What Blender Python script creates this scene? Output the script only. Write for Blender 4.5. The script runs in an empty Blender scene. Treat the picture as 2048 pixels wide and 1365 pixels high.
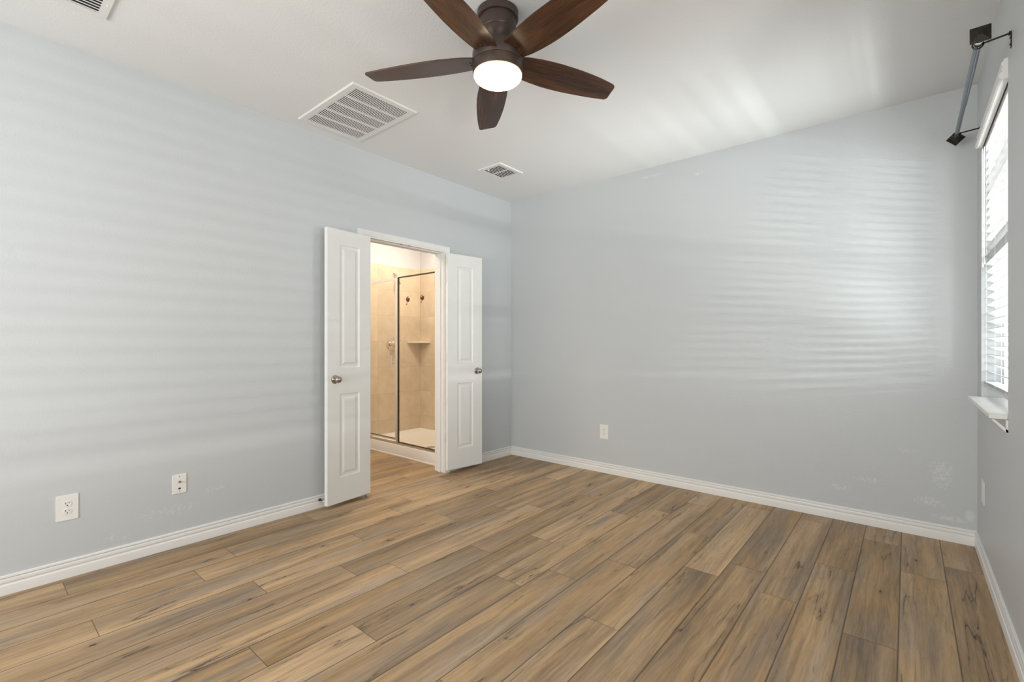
import bpy, math, random
from mathutils import Vector, Matrix

# ------------------------------------------------------------------ camera, world, lights
PI = math.pi
scene = bpy.context.scene
COL = scene.collection
W = 3.617          # room width (x), left wall is x=0, back wall is y=0
H = 2.74           # ceiling
YF = -5.7          # wall behind the camera
WIN = (-1.098, -0.190, 0.905, 2.300)    # window opening y0, y1, z0, z1

cam_d = bpy.data.cameras.new('camera')
cam = bpy.data.objects.new('camera', cam_d)
COL.objects.link(cam)
cam.location = (3.2985, -3.8934, 1.1978)
cam.rotation_euler = (PI / 2, 0, 0.7014)
cam_d.sensor_width = 36.0
cam_d.lens = 935.35 * 36 / 2048
cam_d.shift_y = 6.8 / 2048
cam_d.clip_start = 0.02
scene.camera = cam

vs = scene.view_settings
vs.view_transform = 'Standard'
vs.look = 'None'
vs.exposure = 0.0
vs.gamma = 1.0
vs.use_curve_mapping = False

world = bpy.data.worlds.new('world')
scene.world = world
world.use_nodes = True
wn = world.node_tree
bg = wn.nodes['Background']
bg.inputs['Color'].default_value = (0.90, 0.95, 1.0, 1)
bg.inputs['Strength'].default_value = 1.1


def area(name, loc, rot, sx, sy, power, color):
    d = bpy.data.lights.new(name, 'AREA')
    d.shape = 'RECTANGLE'
    d.size = sx
    d.size_y = sy
    d.energy = power
    d.color = color
    o = bpy.data.objects.new(name, d)
    COL.objects.link(o)
    o.location = loc
    o.rotation_euler = rot
    return o


# daylight beyond the blinds: a broad sky patch, a low patch (sunny ground) and a narrow bright strip
area('daylight_side_window', (W + 1.75, -0.62, 1.65), (0, math.radians(90), 0), 1.2, 1.6, 165, (0.95, 0.975, 1.0))
area('daylight_side_window_low', (W + 1.9, -0.75, -0.25), (0, math.radians(134), 0), 1.0, 1.9, 320, (1.0, 0.995, 0.975))
area('daylight_side_window_strip', (W + 2.6, -0.9, 1.10), (0, math.radians(92), 0), 0.07, 1.6, 95, (1.0, 0.985, 0.96))
# added lamps outside an unseen side window, to fill and stripe the left wall
area('daylight_second_window', (W + 1.3, -2.95, 1.60), (0, PI / 2, 0), 1.7, 1.7, 27, (0.99, 0.985, 0.97))
area('daylight_second_window_strip', (W + 2.9, -2.95, 1.35), (0, PI / 2, 0), 0.055, 1.6, 40, (1.0, 0.99, 0.965))
_l2 = area('daylight_second_window_low', (W + 2.0, -3.9, 0.05), (0, 0, 0), 0.6, 2.4, 95, (0.99, 0.99, 0.975))
_l2.rotation_euler = (Vector((2.9, -1.6, 2.74)) - _l2.location).to_track_quat('-Z', 'Y').to_euler()  # added fill, aimed up to brighten the ceiling
# added frontal fill, outside an unseen opening behind the camera
area('daylight_rear_window', (1.75, YF - 0.25, 1.45), (PI / 2, 0, 0), 2.3, 1.5, 94, (0.99, 0.985, 0.97))
# bathroom lamp, plus an added fill that brightens the shower
area('bathroom_lamp', (-0.85, -2.0, 2.60), (0, 0, 0), 0.5, 0.5, 23, (1.0, 0.86, 0.70))
area('shower_lamp', (-0.80, -0.55, 2.66), (0, 0, 0), 0.25, 0.25, 19, (1.0, 0.89, 0.76))


# ------------------------------------------------------------------ mesh helper
class MB:
    def __init__(s):
        s.v = []
        s.f = []
        s.m = []
        s.cur = 0

    def add(s, verts, faces, m=None):
        o = len(s.v)
        s.v += [tuple(v) for v in verts]
        for f in faces:
            s.f.append(tuple(o + i for i in f))
            s.m.append(s.cur if m is None else m)
        return s

    def box(s, x0, x1, y0, y1, z0, z1, m=None):
        if x0 > x1: x0, x1 = x1, x0
        if y0 > y1: y0, y1 = y1, y0
        if z0 > z1: z0, z1 = z1, z0
        v = [(x0, y0, z0), (x1, y0, z0), (x1, y1, z0), (x0, y1, z0), (x0, y0, z1), (x1, y0, z1), (x1, y1, z1), (x0, y1, z1)]
        return s.add(v, [(0, 3, 2, 1), (4, 5, 6, 7), (0, 1, 5, 4), (1, 2, 6, 5), (2, 3, 7, 6), (3, 0, 4, 7)], m)

    def prism(s, prof, fn, a, b, m=None):
        """closed profile [(p,q)] swept from a to b; fn(p,q,t)->xyz"""
        n = len(prof)
        v = [fn(p, q, a) for p, q in prof] + [fn(p, q, b) for p, q in prof]
        f = [(i, (i + 1) % n, n + (i + 1) % n, n + i) for i in range(n)]
        f += [tuple(range(n))[::-1], tuple(range(n, 2 * n))]
        return s.add(v, f, m)

    def lathe(s, prof, seg=32, mat=None, m=None):
        """prof [(r,h)], axis +z, transformed by mat"""
        mat = mat or Matrix.Identity(4)
        v = []
        for r, h in prof:
            for i in range(seg):
                a = 2 * PI * i / seg
                v.append(tuple(mat @ Vector((r * math.cos(a), r * math.sin(a), h))))
        f = []
        for j in range(len(prof) - 1):
            for i in range(seg):
                k = (i + 1) % seg
                f.append((j * seg + i, j * seg + k, (j + 1) * seg + k, (j + 1) * seg + i))
        f.append(tuple(range(seg))[::-1])
        f.append(tuple(range((len(prof) - 1) * seg, len(prof) * seg)))
        return s.add(v, f, m)

    def tube(s, pts, r, seg=12, m=None):
        pts = [Vector(p) for p in pts]
        v = []
        up = None
        for i, p in enumerate(pts):
            t = (pts[min(i + 1, len(pts) - 1)] - pts[max(i - 1, 0)]).normalized()
            if up is None:
                up = Vector((0, 0, 1)) if abs(t.z) < 0.9 else Vector((1, 0, 0))
            a = t.cross(up).normalized()
            up = a.cross(t).normalized()
            for k in range(seg):
                an = 2 * PI * k / seg
                v.append(tuple(p + (a * math.cos(an) + up * math.sin(an)) * r))
        n = len(pts)
        f = []
        for j in range(n - 1):
            for k in range(seg):
                q = (k + 1) % seg
                f.append((j * seg + k, j * seg + q, (j + 1) * seg + q, (j + 1) * seg + k))
        f.append(tuple(range(seg))[::-1])
        f.append(tuple(range((n - 1) * seg, n * seg)))
        return s.add(v, f, m)

    def build(s, name, mats, parent=None, smooth=None, bevel=0.0, loc=None, rot=None):
        me = bpy.data.meshes.new(name)
        me.from_pydata(s.v, [], s.f)
        if not isinstance(mats, (list, tuple)):
            mats = [mats]
        for mt in mats:
            me.materials.append(mt)
        for p, mi in zip(me.polygons, s.m):
            p.material_index = mi
        me.validate()
        import bmesh
        bm = bmesh.new()
        bm.from_mesh(me)
        bmesh.ops.recalc_face_normals(bm, faces=bm.faces)
        bm.to_mesh(me)
        bm.free()
        if smooth is not None:
            me.polygons.foreach_set('use_smooth', [True] * len(me.polygons))
            me.set_sharp_from_angle(angle=math.radians(smooth))
        o = bpy.data.objects.new(name, me)
        COL.objects.link(o)
        if parent is not None:
            o.parent = parent
        if loc: o.location = loc
        if rot: o.rotation_euler = rot
        if bevel:
            md = o.modifiers.new('bevel', 'BEVEL')
            md.width = bevel
            md.segments = 2
            md.limit_method = 'ANGLE'
            md.angle_limit = math.radians(40)
            md.harden_normals = False
        return o


def empty(name, loc=(0, 0, 0), rz=0.0):
    o = bpy.data.objects.new(name, None)
    COL.objects.link(o)
    o.location = loc
    o.rotation_euler = (0, 0, rz)
    o.empty_display_size = 0.1
    return o


def tag(o, label=None, cat=None, group=None, kind=None):
    if label: o['label'] = label
    if cat: o['category'] = cat
    if group: o['group'] = group
    if kind: o['kind'] = kind
    return o


# ------------------------------------------------------------------ materials
class NT:
    def __init__(s, name):
        s.mat = bpy.data.materials.new(name)
        s.mat.use_nodes = True
        s.t = s.mat.node_tree
        s.b = s.t.nodes['Principled BSDF']
        s.out = s.t.nodes['Material Output']

    def n(s, typ, **kw):
        nd = s.t.nodes.new(typ)
        for k, v in kw.items():
            setattr(nd, k, v)
        return nd

    def l(s, a, b):
        s.t.links.new(a, b)

    def m(s, op, a, b=None, c=None, clamp=False):
        nd = s.n('ShaderNodeMath', operation=op)
        nd.use_clamp = clamp
        for i, x in enumerate((a, b, c)):
            if x is None: continue
            if isinstance(x, (int, float)):
                nd.inputs[i].default_value = x
            else:
                s.l(x, nd.inputs[i])
        return nd.outputs[0]

    def noise(s, vec, scale, detail=3, rough=0.5, dist=0.0, dim='3D'):
        nd = s.n('ShaderNodeTexNoise', noise_dimensions=dim)
        nd.inputs['Scale'].default_value = scale
        nd.inputs['Detail'].default_value = detail
        nd.inputs['Roughness'].default_value = rough
        nd.inputs['Distortion'].default_value = dist
        if vec is not None: s.l(vec, nd.inputs['Vector'])
        return nd.outputs['Fac']

    def coord(s, scale=(1, 1, 1), kind='Object'):
        tc = s.n('ShaderNodeTexCoord')
        mp = s.n('ShaderNodeMapping')
        mp.inputs['Scale'].default_value = scale
        s.l(tc.outputs[kind], mp.inputs['Vector'])
        return mp.outputs[0]

    def ramp(s, fac, stops):
        nd = s.n('ShaderNodeValToRGB')
        els = nd.color_ramp.elements
        while len(els) < len(stops): els.new(0.5)
        for e, (p, c) in zip(els, stops):
            e.position = p
            e.color = (c[0], c[1], c[2], 1)
        s.l(fac, nd.inputs[0])
        return nd.outputs[0]

    def mix(s, fac, a, b, mode='MIX'):
        nd = s.n('ShaderNodeMix', data_type='RGBA', blend_type=mode)
        for x, i in ((fac, 0), (a, 6), (b, 7)):
            if isinstance(x, (int, float)):
                nd.inputs[i].default_value = x
            elif isinstance(x, (tuple, list)):
                nd.inputs[i].default_value = (x[0], x[1], x[2], 1)
            else:
                s.l(x, nd.inputs[i])
        return nd.outputs[2]

    def bump(s, h, strength, dist):
        nd = s.n('ShaderNodeBump')
        nd.inputs['Strength'].default_value = strength
        nd.inputs['Distance'].default_value = dist
        s.l(h, nd.inputs['Height'])
        s.l(nd.outputs[0], s.b.inputs['Normal'])


def simple(name, col, rough=0.5, metal=0.0, var=0.03, vscale=8.0, bump=0.0, bscale=60, spec=None):
    k = NT(name)
    co = k.coord()
    nz = k.noise(co, vscale, 3)
    c = k.ramp(nz, [(0.3, [x * (1 - var) for x in col]), (0.7, [min(1, x * (1 + var)) for x in col])])
    k.l(c, k.b.inputs['Base Color'])
    k.b.inputs['Roughness'].default_value = rough
    k.b.inputs['Metallic'].default_value = metal
    if spec is not None: k.b.inputs['Specular IOR Level'].default_value = spec
    if bump:
        k.bump(k.noise(co, bscale, 2), bump, 0.002)
    return k.mat


def wall_paint(name, col, rough=0.42, scuffs=None, bump=0.35):
    k = NT(name)
    co = k.coord()
    big = k.noise(co, 0.9, 2)
    c = k.ramp(big, [(0.25, [x * 0.985 for x in col]), (0.75, [x * 1.015 for x in col])])
    if scuffs:
        tc = k.n('ShaderNodeTexCoord')
        sep = k.n('ShaderNodeSeparateXYZ')
        k.l(tc.outputs['Object'], sep.inputs[0])
        tot = None
        fine = k.noise(co, 55, 4, 0.75)
        for (axis, a, z, ra, rz, th) in scuffs:
            dx = k.m('DIVIDE', k.m('SUBTRACT', sep.outputs[axis], a), ra)
            dz = k.m('DIVIDE', k.m('SUBTRACT', sep.outputs['Z'], z), rz)
            d2 = k.m('ADD', k.m('MULTIPLY', dx, dx), k.m('MULTIPLY', dz, dz))
            fall = k.m('SUBTRACT', 1.0, d2, clamp=True)
            v = k.m('MULTIPLY', k.m('SUBTRACT', k.m('ADD', fine, k.m('MULTIPLY', fall, 0.16)), th), 9.0, clamp=True)
            v = k.m('MULTIPLY', v, fall)
            tot = v if tot is None else k.m('MAXIMUM', tot, v)
        tot = k.m('MULTIPLY', tot, 0.5)
        c = k.mix(tot, c, (0.78, 0.79, 0.78))
    k.l(c, k.b.inputs['Base Color'])
    k.b.inputs['Roughness'].default_value = rough
    k.b.inputs['Specular IOR Level'].default_value = 0.35
    h = k.noise(co, 95, 3, 0.55)
    k.bump(h, bump, 0.0022)
    return k.mat


PAINT = (0.555, 0.578, 0.590)
M = {}
M['wall_left'] = wall_paint('paint_blue_grey', PAINT, scuffs=[('Y', -3.10, 0.22, 0.30, 0.05, 0.66), ('Y', -2.86, 0.30, 0.10, 0.03, 0.64), ('Y', -3.35, 0.14, 0.12, 0.05, 0.66)])
M['wall_back'] = wall_paint('paint_blue_grey_scuffed', PAINT, scuffs=[('X', 3.46, 0.40, 0.085, 0.14, 0.60), ('X', 3.585, 0.17, 0.03, 0.05, 0.52), ('X', 3.40, 0.22, 0.12, 0.05, 0.60), ('X', 3.50, 0.135, 0.12, 0.025, 0.57), ('X', 3.12, 0.30, 0.14, 0.03, 0.62), ('X', 2.95, 0.22, 0.10, 0.03, 0.62), ('X', 3.30, 0.52, 0.09, 0.03, 0.63), ('X', 1.60, 2.665, 0.16, 0.018, 0.60), ('X', 2.0, 2.59, 0.06, 0.018, 0.61)])
M['wall'] = wall_paint('paint_blue_grey_plain', PAINT)
M['ceiling'] = wall_paint('ceiling_white', (0.77, 0.778, 0.775), rough=0.8, bump=0.5)
M['bath_paint'] = wall_paint('bathroom_paint', (0.66, 0.655, 0.66), rough=0.5)
M['trim'] = simple('trim_white', (0.80, 0.79, 0.765), 0.35, var=0.012)
M['door'] = simple('door_white', (0.80, 0.80, 0.775), 0.38, var=0.012, bump=0.05, bscale=180)
M['plastic'] = simple('white_plastic', (0.82, 0.81, 0.78), 0.3, var=0.01)
M['slat'] = simple('blind_white', (0.63, 0.63, 0.625), 0.35, var=0.01)
M['vinyl'] = simple('vinyl_white', (0.80, 0.81, 0.80), 0.4, var=0.01)
M['dark'] = simple('dark_slot', (0.03, 0.028, 0.025), 0.7, var=0.1)
M['duct'] = simple('duct_dark', (0.022, 0.023, 0.023), 0.8, var=0.15)  # near-black colour standing in for shade behind the grille
M['duct_black'] = simple('duct_black', (0.02, 0.021, 0.021), 0.8, var=0.15)  # near-black colour standing in for shade behind the registers
M['vent'] = simple('vent_white_metal', (0.76, 0.755, 0.73), 0.45, var=0.01)
M['nickel'] = simple('satin_nickel', (0.44, 0.41, 0.375), 0.18, 1.0, var=0.03)
M['chrome'] = simple('chrome', (0.80, 0.78, 0.75), 0.10, 1.0, var=0.02)
M['champagne'] = simple('brushed_champagne_metal', (0.70, 0.62, 0.50), 0.34, 1.0, var=0.04)
M['pale_metal'] = simple('bright_aluminium', (0.88, 0.84, 0.77), 0.42, 1.0, var=0.02)
M['gasket'] = simple('dark_gasket', (0.045, 0.03, 0.018), 0.4, var=0.1)
M['bronze'] = simple('oil_rubbed_bronze', (0.085, 0.058, 0.046), 0.38, 0.55, var=0.08)
M['fan_bronze'] = simple('fan_bronze', (0.070, 0.048, 0.038), 0.40, 0.45, var=0.06)
M['black_iron'] = simple('blackened_metal', (0.032, 0.027, 0.022), 0.32, 0.6, var=0.2, vscale=30)
M['copper'] = simple('antique_copper', (0.20, 0.095, 0.065), 0.3, 0.8, var=0.15, vscale=60)
M['gunmetal'] = simple('grey_blue_rod', (0.15, 0.175, 0.20), 0.24, 0.9, var=0.05)
M['acrylic'] = simple('white_acrylic', (0.86, 0.83, 0.78), 0.22, var=0.01)
M['brass'] = simple('brass', (0.42, 0.30, 0.14), 0.35, 0.9, var=0.1)
M['cord'] = simple('cord_white', (0.85, 0.85, 0.83), 0.7, var=0.02)
M['rubber'] = simple('grey_rubber', (0.20, 0.19, 0.18), 0.6, var=0.1)
M['concrete'] = simple('pale_concrete', (0.55, 0.54, 0.50), 0.9, var=0.1, vscale=2)
M['stone'] = simple('cultured_marble', (0.72, 0.65, 0.54), 0.3, var=0.05)

# glass: mostly straight-through with a fresnel gloss
def glass(name, tint):
    k = NT(name)
    tr = k.n('ShaderNodeBsdfTransparent')
    tr.inputs[0].default_value = tint
    gl = k.n('ShaderNodeBsdfGlossy')
    gl.inputs['Roughness'].default_value = 0.02
    fr = k.n('ShaderNodeLayerWeight')
    fr.inputs['Blend'].default_value = 0.5
    co = k.coord()
    nz = k.noise(co, 3.0, 2)
    fz = k.m('ADD', 0.035, k.m('MULTIPLY', k.m('POWER', fr.outputs['Facing'], 5.0), 0.9))
    fac = k.m('MULTIPLY', fz, k.m('ADD', 0.8, k.m('MULTIPLY', nz, 0.2)))
    mx = k.n('ShaderNodeMixShader')
    k.l(fac, mx.inputs[0])
    k.l(tr.outputs[0], mx.inputs[1])
    k.l(gl.outputs[0], mx.inputs[2])
    k.l(mx.outputs[0], k.out.inputs[0])
    return k.mat


M['glass'] = glass('clear_glass', (0.985, 0.98, 0.96, 1))
M['window_glass'] = glass('window_glass', (0.96, 0.98, 0.98, 1))

# lamp bowl
k = NT('frosted_lit_bowl')
co = k.coord()
nz = k.noise(co, 4.0, 2)
k.l(k.ramp(nz, [(0.3, (1.0, 0.80, 0.54)), (0.7, (1.0, 0.82, 0.57))]), k.b.inputs['Emission Color'])
k.b.inputs['Emission Strength'].default_value = 20.0
k.b.inputs['Base Color'].default_value = (0.9, 0.88, 0.84, 1)
k.b.inputs['Roughness'].default_value = 0.4
M['bowl'] = k.mat


# tile
def tile_mat():
    k = NT('beige_wall_tile')
    tc = k.n('ShaderNodeTexCoord')
    sep = k.n('ShaderNodeSeparateXYZ')
    k.l(tc.outputs['Object'], sep.inputs[0])
    P = 0.318
    # horizontal coordinate: distance from the inner corner along either wall
    hx = k.m('ADD', sep.outputs['X'], 1.55)
    hy = k.m('MULTIPLY', k.m('ADD', sep.outputs['Y'], 0.008), -1.0)
    hh = k.m('MAXIMUM', hx, hy)
    zz = k.m('SUBTRACT', sep.outputs['Z'], 0.280)
    cu = k.m('DIVIDE', hh, P)
    cv = k.m('DIVIDE', zz, P)

    def edge(c):
        fr = k.m('FRACT', k.m('ADD', c, 20.0))
        return k.m('MULTIPLY', k.m('MINIMUM', fr, k.m('SUBTRACT', 1.0, fr)), P)
    e = k.m('MINIMUM', edge(cu), edge(cv))
    grout = k.m('SUBTRACT', 1.0, k.m('DIVIDE', e, 0.0030), clamp=True)
    iu = k.m('FLOOR', cu)
    iv = k.m('FLOOR', cv)
    cmb = k.n('ShaderNodeCombineXYZ')
    k.l(iu, cmb.inputs[0])
    k.l(iv, cmb.inputs[1])
    k.l(k.m('GREATER_THAN', hx, 0.002), cmb.inputs[2])
    wnz = k.n('ShaderNodeTexWhiteNoise', noise_dimensions='3D')
    k.l(cmb.outputs[0], wnz.inputs['Vector'])
    off = k.n('ShaderNodeVectorMath', operation='ADD')
    k.l(tc.outputs['Object'], off.inputs[0])
    k.l(wnz.outputs['Color'], off.inputs[1])
    n1 = k.noise(off.outputs[0], 5.5, 5, 0.62, 0.6)
    n2 = k.noise(off.outputs[0], 60, 3, 0.6)
    f = k.m('ADD', k.m('MULTIPLY', n1, 0.8), k.m('MULTIPLY', n2, 0.2))
    c = k.ramp(f, [(0.30, (0.61, 0.495, 0.35)), (0.5, (0.70, 0.585, 0.435)), (0.70, (0.77, 0.66, 0.51))])
    hsv = k.n('ShaderNodeHueSaturation')
    k.l(c, hsv.inputs['Color'])
    k.l(k.m('ADD', 0.93, k.m('MULTIPLY', wnz.outputs['Value'], 0.12)), hsv.inputs['Value'])
    c = k.mix(k.m('MULTIPLY', grout, 0.6), hsv.outputs[0], (0.42, 0.34, 0.25))
    k.l(c, k.b.inputs['Base Color'])
    k.b.inputs['Roughness'].default_value = 0.38
    k.bump(k.m('SUBTRACT', 1.0, grout), 0.4, 0.001)
    return k.mat


M['tile'] = tile_mat()


# fan blade wood (object space of each blade: x along the blade)
def blade_mat():
    k = NT('dark_walnut_blade')
    tc = k.n('ShaderNodeTexCoord')
    mp = k.n('ShaderNodeMapping')
    mp.inputs['Scale'].default_value = (5.0, 60.0, 60.0)
    k.l(tc.outputs['Object'], mp.inputs['Vector'])
    oi = k.n('ShaderNodeObjectInfo')
    add = k.n('ShaderNodeVectorMath', operation='ADD')
    k.l(mp.outputs[0], add.inputs[0])
    sc = k.m('MULTIPLY', oi.outputs['Random'], 37.0)
    k.l(sc, add.inputs[1])
    g1 = k.noise(add.outputs[0], 1.0, 6, 0.65, 0.8)
    mp2 = k.n('ShaderNodeMapping')
    mp2.inputs['Scale'].default_value = (2.0, 9.0, 9.0)
    k.l(tc.outputs['Object'], mp2.inputs['Vector'])
    add2 = k.n('ShaderNodeVectorMath', operation='ADD')
    k.l(mp2.outputs[0], add2.inputs[0])
    k.l(sc, add2.inputs[1])
    g2 = k.noise(add2.outputs[0], 1.0, 4, 0.5, 0.5)
    f = k.m('ADD', k.m('MULTIPLY', g1, 0.5), k.m('MULTIPLY', g2, 0.5))
    c = k.ramp(f, [(0.32, (0.018, 0.009, 0.006)), (0.48, (0.052, 0.023, 0.012)), (0.62, (0.100, 0.043, 0.019)), (0.75, (0.150, 0.068, 0.030))])
    k.l(c, k.b.inputs['Base Color'])
    k.b.inputs['Roughness'].default_value = 0.27
    k.b.inputs['Specular IOR Level'].default_value = 0.5
    k.bump(g1, 0.08, 0.001)
    return k.mat


M['blade'] = blade_mat()


# plank floor: UV 'len' = (u, v) metres inside the plank, UV 'rest' = (length-u, width-v), colour attribute = random per plank
def floor_mat():
    k = NT('oak_plank_floor')
    uv = k.n('ShaderNodeUVMap', uv_map='plank')
    uv2 = k.n('ShaderNodeUVMap', uv_map='rest')
    at = k.n('ShaderNodeAttribute', attribute_name='plank_random')
    s1 = k.n('ShaderNodeSeparateXYZ')
    s2 = k.n('ShaderNodeSeparateXYZ')
    s3 = k.n('ShaderNodeSeparateColor')
    k.l(uv.outputs[0], s1.inputs[0])
    k.l(uv2.outputs[0], s2.inputs[0])
    k.l(at.outputs['Color'], s3.inputs[0])
    r1, r2, r3 = s3.outputs[0], s3.outputs[1], s3.outputs[2]
    U, V = s1.outputs[0], s1.outputs[1]
    # warped plank coordinate so that the grain flows around soft figures
    cmb = k.n('ShaderNodeCombineXYZ')
    k.l(k.m('ADD', U, k.m('MULTIPLY', r1, 31.0)), cmb.inputs[0])
    k.l(k.m('ADD', V, k.m('MULTIPLY', r2, 17.0)), cmb.inputs[1])
    k.l(k.m('MULTIPLY', r3, 9.0), cmb.inputs[2])
    base = cmb.outputs[0]

    def mapped(sx, sy, v=None):
        mp = k.n('ShaderNodeMapping')
        mp.inputs['Scale'].default_value = (sx, sy, 1)
        k.l(v or base, mp.inputs['Vector'])
        return mp.outputs[0]
    warp = k.noise(mapped(2.2, 7.0), 1.0, 2, 0.5, 0.3)
    swirl = k.m('MULTIPLY', k.m('SUBTRACT', k.noise(mapped(1.3, 5.0), 1.0, 2, 0.5), 0.56), 6.0, clamp=True)
    wv = k.m('MULTIPLY', k.m('SUBTRACT', warp, 0.5), k.m('ADD', 0.014, k.m('MULTIPLY', swirl, 0.10)))
    cmb2 = k.n('ShaderNodeCombineXYZ')
    sb = k.n('ShaderNodeSeparateXYZ')
    k.l(base, sb.inputs[0])
    k.l(sb.outputs[0], cmb2.inputs[0])
    k.l(k.m('ADD', sb.outputs[1], wv), cmb2.inputs[1])
    k.l(sb.outputs[2], cmb2.inputs[2])
    wb = cmb2.outputs[0]
    broad = k.noise(mapped(0.8, 7.5, wb), 1.0, 3, 0.5)
    streak = k.noise(mapped(1.3, 42.0, wb), 1.0, 5, 0.62)
    fine = k.noise(mapped(8.0, 120.0, wb), 1.0, 4, 0.7)
    pores = k.noise(mapped(28.0, 420.0), 1.0, 2, 0.5)
    f = k.m('ADD', k.m('ADD', k.m('MULTIPLY', broad, 0.42), k.m('MULTIPLY', streak, 0.32)), k.m('MULTIPLY', fine, 0.26))
    f = k.m('ADD', f, k.m('MULTIPLY', k.m('SUBTRACT', r1, 0.5), 0.10))
    c = k.ramp(f, [(0.36, (0.205, 0.138, 0.077)), (0.44, (0.300, 0.202, 0.113)), (0.51, (0.385, 0.262, 0.149)), (0.58, (0.470, 0.325, 0.188)), (0.68, (0.57, 0.405, 0.240))])
    # greyer, cooler patches
    grey = k.noise(mapped(1.5, 10.0, wb), 1.0, 3, 0.5)
    gm = k.m('MULTIPLY', k.m('ADD', k.m('SUBTRACT', grey, 0.47), k.m('MULTIPLY', k.m('SUBTRACT', r2, 0.5), 0.14)), 4.5, clamp=True)
    hs = k.n('ShaderNodeHueSaturation')
    hs.inputs['Saturation'].default_value = 0.76
    hs.inputs['Value'].default_value = 0.78
    k.l(c, hs.inputs['Color'])
    c = k.mix(gm, c, hs.outputs[0])
    # narrow dark growth lines following the flow
    ring = k.noise(mapped(1.2, 26.0, wb), 1.0, 2, 0.4)
    rl = k.m('ABSOLUTE', k.m('SUBTRACT', k.m('FRACT', k.m('MULTIPLY', ring, 9.0)), 0.5))
    rmask = k.m('MULTIPLY', k.m('SUBTRACT', k.noise(mapped(1.6, 8.0), 1.0, 2), 0.52), 7.0, clamp=True)
    rline = k.m('MULTIPLY', k.m('SUBTRACT', 1.0, k.m('DIVIDE', rl, 0.13), clamp=True), rmask)
    c = k.mix(k.m('MULTIPLY', rline, 0.36), c, (0.09, 0.062, 0.042))
    # soft brown streaks drawn out along the grain
    ds_ = k.m('MULTIPLY', k.m('SUBTRACT', k.noise(mapped(0.9, 24.0, wb), 1.0, 4, 0.6), 0.57), 9.0, clamp=True)
    c = k.mix(k.m('MULTIPLY', ds_, 0.42), c, (0.135, 0.092, 0.058))
    # dark checks: broken thin cracks along the grain
    cn = k.m('ADD', k.noise(mapped(0.75, 11.0, wb), 1.0, 2, 0.5), k.m('MULTIPLY', k.m('SUBTRACT', k.noise(mapped(22.0, 55.0), 1.0, 3, 0.6), 0.5), 0.035))
    crack = k.m('SUBTRACT', 1.0, k.m('DIVIDE', k.m('ABSOLUTE', k.m('SUBTRACT', cn, 0.505)), 0.007), clamp=True)
    cmask = k.m('MULTIPLY', k.m('SUBTRACT', k.noise(mapped(2.4, 9.0), 1.0, 4, 0.65), 0.505), 12.0, clamp=True)
    crack = k.m('MULTIPLY', crack, cmask)
    halo = k.m('MULTIPLY', k.m('SUBTRACT', 1.0, k.m('DIVIDE', k.m('ABSOLUTE', k.m('SUBTRACT', cn, 0.505)), 0.05), clamp=True), cmask)
    c = k.mix(k.m('MULTIPLY', halo, 0.38), c, (0.105, 0.075, 0.052))
    c = k.mix(k.m('MULTIPLY', crack, 0.92), c, (0.028, 0.021, 0.017))
    # small knots
    vor = k.n('ShaderNodeTexVoronoi', feature='F1')
    vor.inputs['Scale'].default_value = 1.0
    k.l(mapped(3.6, 8.5, wb), vor.inputs['Vector'])
    vr = k.n('ShaderNodeSeparateColor')
    k.l(vor.outputs['Color'], vr.inputs[0])
    pick = k.m('GREATER_THAN', vr.outputs[0], 0.52)
    dn = k.m('ADD', vor.outputs['Distance'], k.m('MULTIPLY', k.m('SUBTRACT', k.noise(mapped(26, 70), 1.0, 2), 0.5), 0.05))
    kn = k.m('MULTIPLY', k.m('SUBTRACT', 1.0, k.m('DIVIDE', dn, 0.062), clamp=True), pick)
    kh = k.m('MULTIPLY', k.m('SUBTRACT', 1.0, k.m('DIVIDE', dn, 0.17), clamp=True), pick)
    c = k.mix(k.m('MULTIPLY', kh, 0.5), c, (0.11, 0.08, 0.055))
    c = k.mix(k.m('MINIMUM', k.m('MULTIPLY', kn, 2.4), 0.95), c, (0.03, 0.022, 0.018))
    pm = k.m('MULTIPLY', k.m('SUBTRACT', pores, 0.58), 5.0, clamp=True)
    c = k.mix(k.m('MULTIPLY', pm, 0.22), c, (0.12, 0.085, 0.06))
    # whole-plank tone
    hv = k.n('ShaderNodeHueSaturation')
    k.l(c, hv.inputs['Color'])
    k.l(k.m('ADD', 0.98, k.m('MULTIPLY', r3, 0.28)), hv.inputs['Value'])
    k.l(k.m('ADD', 0.99, k.m('MULTIPLY', r2, 0.14)), hv.inputs['Saturation'])
    c = hv.outputs[0]
    # joints
    e = k.m('MINIMUM', k.m('MULTIPLY', k.m('MINIMUM', U, s2.outputs[0]), 1.35), k.m('MULTIPLY', k.m('MINIMUM', V, s2.outputs[1]), 0.8))
    seam = k.m('SUBTRACT', 1.0, k.m('DIVIDE', e, 0.0034), clamp=True)
    c = k.mix(k.m('MULTIPLY', seam, 0.9), c, (0.045, 0.031, 0.021))
    k.l(c, k.b.inputs['Base Color'])
    rg = k.m('ADD', 0.40, k.m('MULTIPLY', streak, 0.14))
    k.l(rg, k.b.inputs['Roughness'])
    k.b.inputs['Specular IOR Level'].default_value = 0.38
    hgt = k.m('MULTIPLY', seam, -1.0)
    k.bump(hgt, 0.35, 0.0012)
    return k.mat


M['floor'] = floor_mat()

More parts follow.
